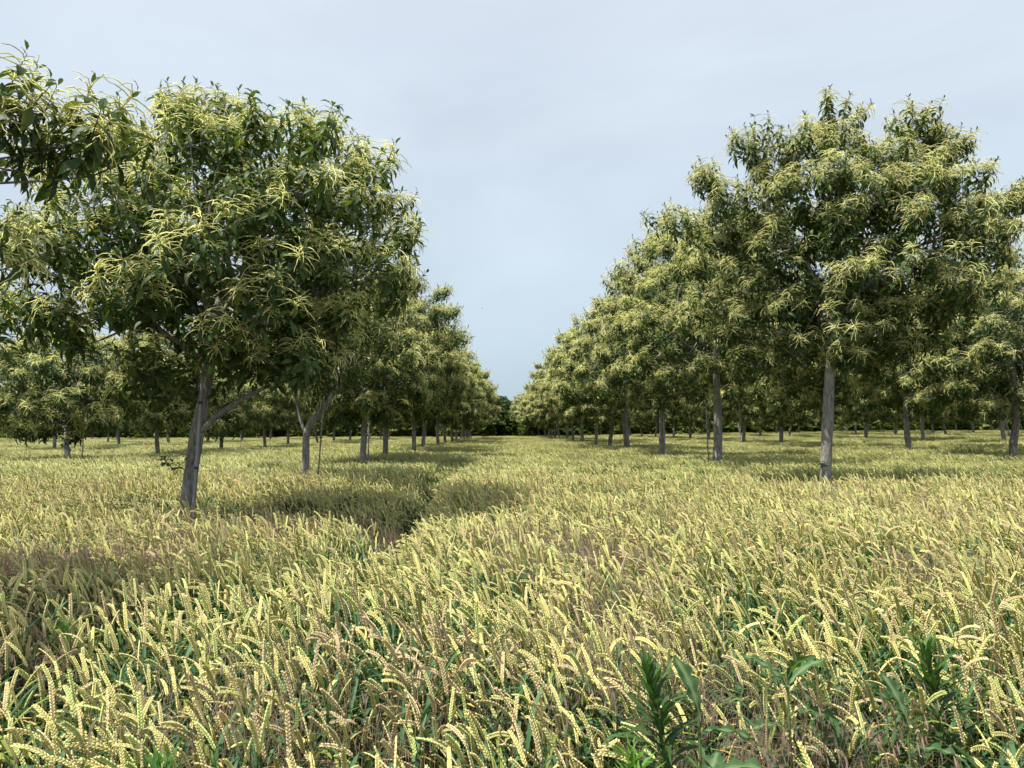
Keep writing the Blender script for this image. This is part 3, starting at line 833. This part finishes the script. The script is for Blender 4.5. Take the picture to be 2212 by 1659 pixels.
# ------------------------------------------------------------------ purple-brown brome grass
bm_ = []
for i in range(6):
    s = Soup(); g = np.random.default_rng(900 + i)
    for j in range(7):
        a0 = g.uniform(0, 6.28); h = g.uniform(.55, .78)
        P = arc((g.normal(0, .04), g.normal(0, .04), 0), a0, 1.5, g.uniform(.7, 1.2), h, 7)
        tube(s, P, np.linspace(.0012, .0006, 7), 3, (.36, .27, .16))
        for m in range(16):
            t = g.uniform(.62, 1.0) * 6; q = P[min(5, int(t))] * (1 - t % 1) + P[min(6, int(t) + 1)] * (t % 1)
            Lh = g.uniform(.04, .09); az = a0 + g.normal(0, 1.0)
            B = arc(q, az, g.uniform(.2, 1.0), -1.3, Lh, 4)
            tube(s, B, .0004, 3, (.34, .26, .19))
            E = arc(B[-1], az, -1.2, -1.5, g.uniform(.02, .032), 4)
            c = np.array([.40, .29, .24]) * g.uniform(.75, 1.3)
            blade(s, E, np.array([.0006, .0022, .0017, .0003]), c, .4, up=(math.sin(az), -math.cos(az), .1))
            for w_ in range(2):
                tube(s, [E[1 + w_], E[3] + g.normal(0, .006, 3) + np.array([0, 0, -.012])], [.0004, .0002], 3, (.46, .37, .29))
    bm_.append(mesh_from('brome_tuft', s, M_BROME))
c_br = source_collection('brome', bm_)
BP = []
def brome(px, py, n, sx, sy, h=.84):
    n = max(2, int(n * (1.0 if py < 1260 else .5))); sx *= .8; sy *= .7
    d = (EYE - h) * 1661 / (py - 930.0)
    BP.append(np.stack([at(px, d) + rng.normal(0, sx, n), d + rng.normal(0, sy, n)], 1))
for a in ((1190, 1140, 70, .35, .5), (1150, 1180, 30, .2, .3), (1290, 1180, 40, .2, .3), (1370, 1165, 25, .2, .3), (1300, 1240, 25, .12, .2), (1420, 1090, 45, .5, .8), (1700, 1065, 70, .9, .5),
          (1900, 1075, 90, .8, .5), (2080, 1110, 60, .5, .5), (2140, 1210, 35, .25, .3), (600, 1120, 70, .6, .35), (480, 1125, 60, .5, .3), (180, 1170, 60, .5, .3), (60, 1200, 60, .4, .4), (280, 1190, 30, .3, .3),
          (30, 1330, 30, .15, .2), (1555, 1480, 8, .04, .08, .74), (1745, 1560, 9, .05, .08, .70), (1450, 1340, 10, .12, .15), (1340, 1345, 12, .10, .12), (620, 1390, 10, .1, .1), (480, 1560, 12, .12, .1, .7),
          (1180, 1390, 8, .1, .1), (150, 1040, 80, 1.2, 1.0), (330, 1030, 60, .9, 1.0), (1250, 1420, 14, .15, .12, .7),
          (1860, 1640, 8, .25, .12, .5), (700, 1640, 6, .3, .1, .55), (1130, 1060, 40, 1.0, 1.0), (1350, 1470, 10, .1, .1, .6)):
    brome(*a)
BP = np.concatenate(BP); BP = BP[BP[:, 1] > 1.75]
n = len(BP)
hs = rng.uniform(.95, 1.2, n)
scatter('brome_grass', np.concatenate([BP, ground_z(BP[:, 0], BP[:, 1])[:, None]], 1), np.stack([np.zeros(n), np.zeros(n), math.pi + rng.normal(0, 1.2, n)], 1),
        np.stack([hs, hs, hs * 1.12], 1), rng.integers(0, 6, n), c_br, 'wispy purple brown brome grass in loose patches among the wheat')

# ------------------------------------------------------------------ broad weeds in the foreground
def horseweed(px_top, py_top, d, px_base, seed, label, nl=80, big=1.0, col=(.05, .105, .028), zmin=.05):
    g = np.random.default_rng(seed)
    xt, zt = at(px_top, d), EYE - (py_top - 930) / 1661.0 * d
    xb = at(px_base, d)
    o = empty('horseweed_plant', gp(xb, d), label, 'weed', 'horseweed plants in the foreground wheat')
    P = bez(np.array([0, 0, 0.0]), np.array([(xt - xb) * .2, 0, zt * .6]), np.array([xt - xb, g.uniform(-.04, .04), zt - .05 * big]), 14)
    s = Soup(); tube(s, P, np.linspace(.0055, .0025, 14) * big, 6, (.10, .20, .05))
    part('stem', mesh_from('stem', s, M_WEED), o)
    f = Soup()
    for i in range(nl):
        t = (i + 1) / nl; tt = (zmin + (1 - zmin) * t ** .8) * 13; j = min(12, int(tt)); p = P[j] * (1 - (tt - j)) + P[j + 1] * (tt - j)
        u = 1 - t
        Ln = (.045 + .10 * min(1, u * 2.2) ** .7) * big * g.uniform(.8, 1.15)
        e0 = 1.25 - .9 * min(1, u * 1.6) + g.normal(0, .12); e1 = e0 - .25 - 1.3 * min(1, u * 1.5) * g.uniform(.2, 1.5)
        Pl = arc(p, i * 2.4 + g.uniform(-.2, .2), e0, e1, Ln, 7)
        wv = np.array([.25, .6, .95, 1, .85, .5, .05]) * (.0042 + .0030 * min(1, u * 2)) * big * g.uniform(.8, 1.15)
        c = np.array(col) * g.uniform(.75, 1.3) * (1 + .9 * max(0, t - .75) * 2) 
        if u > .55 and g.random() < .18: c = np.array([.22, .20, .05])
        cc = np.tile(c, (7, 1)) * g.uniform(.85, 1.15, (7, 1))
        blade(f, Pl + g.normal(0, .0025, (7, 3)), wv * g.uniform(.8, 1.2, 7), cc, .35)
    part('foliage', mesh_from('foliage', f, M_WEED), o)
    return o
horseweed(1388, 1375, 2.15, 1475, 1, 'tallest dark green horseweed with narrow leaves, leaning left at the bottom right of centre', 130, 1.4)
horseweed(1352, 1550, 1.95, 1392, 2, 'short bright green horseweed tip just left of the tallest horseweed', 85, 1.0, (.085, .19, .025))
horseweed(372, 1558, 2.05, 425, 3, 'horseweed with long narrow leaves at the bottom left', 90, 1.4, (.05, .125, .03))
horseweed(1995, 1355, 2.45, 2048, 4, 'dark green horseweed rising among wheat ears at the right', 110, 1.4)
horseweed(155, 1312, 3.3, 170, 5, 'small bright horseweed tip among the ears at the left', 65, 1.3, (.08, .17, .03))

def lettuce(px, py, d, seed, label, leaves, h=None):
    """a broad-leaved lobed weed; leaves = (azimuth deg, base height, length, start elevation, end elevation)"""
    g = np.random.default_rng(seed)
    x = at(px, d); z = EYE - (py - 930) / 1661.0 * d
    o = empty('wild_lettuce', gp(x, d), label, 'weed', 'broad leaved weeds in the foreground wheat')
    s = Soup(); tube(s, [[0, 0, 0], [.01, 0, z * .5], [0, .01, z]], [.006, .005, .003], 6, (.16, .24, .10))
    part('stem', mesh_from('stem', s, M_WEED), o)
    for az, zb, Ln, e0, e1 in leaves:
        f = Soup(); n = 22
        P = arc((0, 0, z * zb), R(az), e0, e1, Ln, n)
        t = np.linspace(0, 1, n)
        base = np.sin(np.clip(t * 1.02, 0, 1) ** 1.35 * math.pi) ** .7 * .85 + .06
        teeth = 1 - .42 * (np.abs(((t * 5.0) % 1) - .5) * 2) ** 1.5 * (t > .1)
        w = base * teeth * Ln * .17 + .002
        c = np.array([.045, .105, .035]) * g.uniform(.85, 1.2)
        T = np.gradient(P, axis=0); T /= np.linalg.norm(T, axis=1)[:, None]
        S = np.cross(T, (0, 0, 1.0)); S /= np.linalg.norm(S, axis=1)[:, None]; U = np.cross(S, T)
        rows = []; cols = []
        for q in (-1, -.5, -.05, .05, .5, 1):  # edge, blade, midrib
            rows.append(P + S * ((w * q) if abs(q) > .1 else np.full(n, q * .03))[:, None] + U * (abs(q) ** 1.0 * w * .22 + .006 * np.sin(t * 23 + q * 3) * abs(q))[:, None])
            cols.append(np.tile(np.array([.16, .22, .10]) if abs(q) < .1 else c, (n, 1)))
        V = np.stack(rows, 1).reshape(-1, 3); C = np.stack(cols, 1).reshape(-1, 3)
        i = np.arange(n - 1)[:, None] * 6 + np.arange(5)[None]
        Q = np.stack([i, i + 1, i + 7, i + 6], -1).reshape(-1, 4)
        f.add(V, Q, None, C)
        part('leaf', mesh_from('leaf', f, M_WEED), o)
    return o
lettuce(1690, 1440, 2.45, 1, 'broad leaved weed with toothed grey green leaves between two horseweeds',
        [(150, .95, .17, .9, .1), (20, .95, .19, .9, -.2), (-75, .98, .18, 1.1, .1), (-40, .85, .17, .6, -.5), (200, .8, .15, .5, -.3)])
lettuce(1945, 1520, 2.3, 2, 'broad leaved weed with upright oval leaves just left of the right horseweed',
        [(115, .95, .16, 1.2, .7), (160, .95, .18, 1.0, .5), (-30, .85, .15, .6, -.6), (-90, .7, .13, .5, -.3)])
lettuce(1500, 1525, 2.1, 3, 'lobed weed leaf cluster right behind the tallest horseweed',
        [(2, .95, .18, .25, -.75), (120, 1.0, .17, 1.3, .6), (-60, .8, .12, .4, -.6)])
lettuce(1508, 1655, 1.95, 4, 'lobed blue green weed leaf arching right along the bottom edge',
        [(5, 1.0, .19, .55, -.45), (60, .95, .15, .7, .1)])

# ------------------------------------------------------------------ bird
def bird():
    y = 40.0; x = at(1042, y); z = EYE + (930 - 665) / 1661.0 * y
    o = empty('bird', (x, y, z), 'tiny dark bird flying in the open sky between the rows', 'bird')
    s = Soup(); tube(s, [[-.10, 0, 0], [-.05, 0, .005], [.02, 0, .01], [.07, 0, .012], [.10, 0, .01]], [.004, .018, .022, .014, .004], 8, cap=True)
    part('body', mesh_from('body', s, M_BIRD), o)
    for sg in (-1, 1):
        w = Soup(); blade(w, [[0, 0, .015], [-.005, sg * .06, .045], [-.02, sg * .12, .04], [-.06, sg * .17, .02]], [.035, .03, .02, .003], (1, 1, 1), .05)
        part('wing', mesh_from('wing', w, M_BIRD), o)
    o.rotation_euler = (.1, 0, .5); o.scale = (.45, .45, .45)
bird()
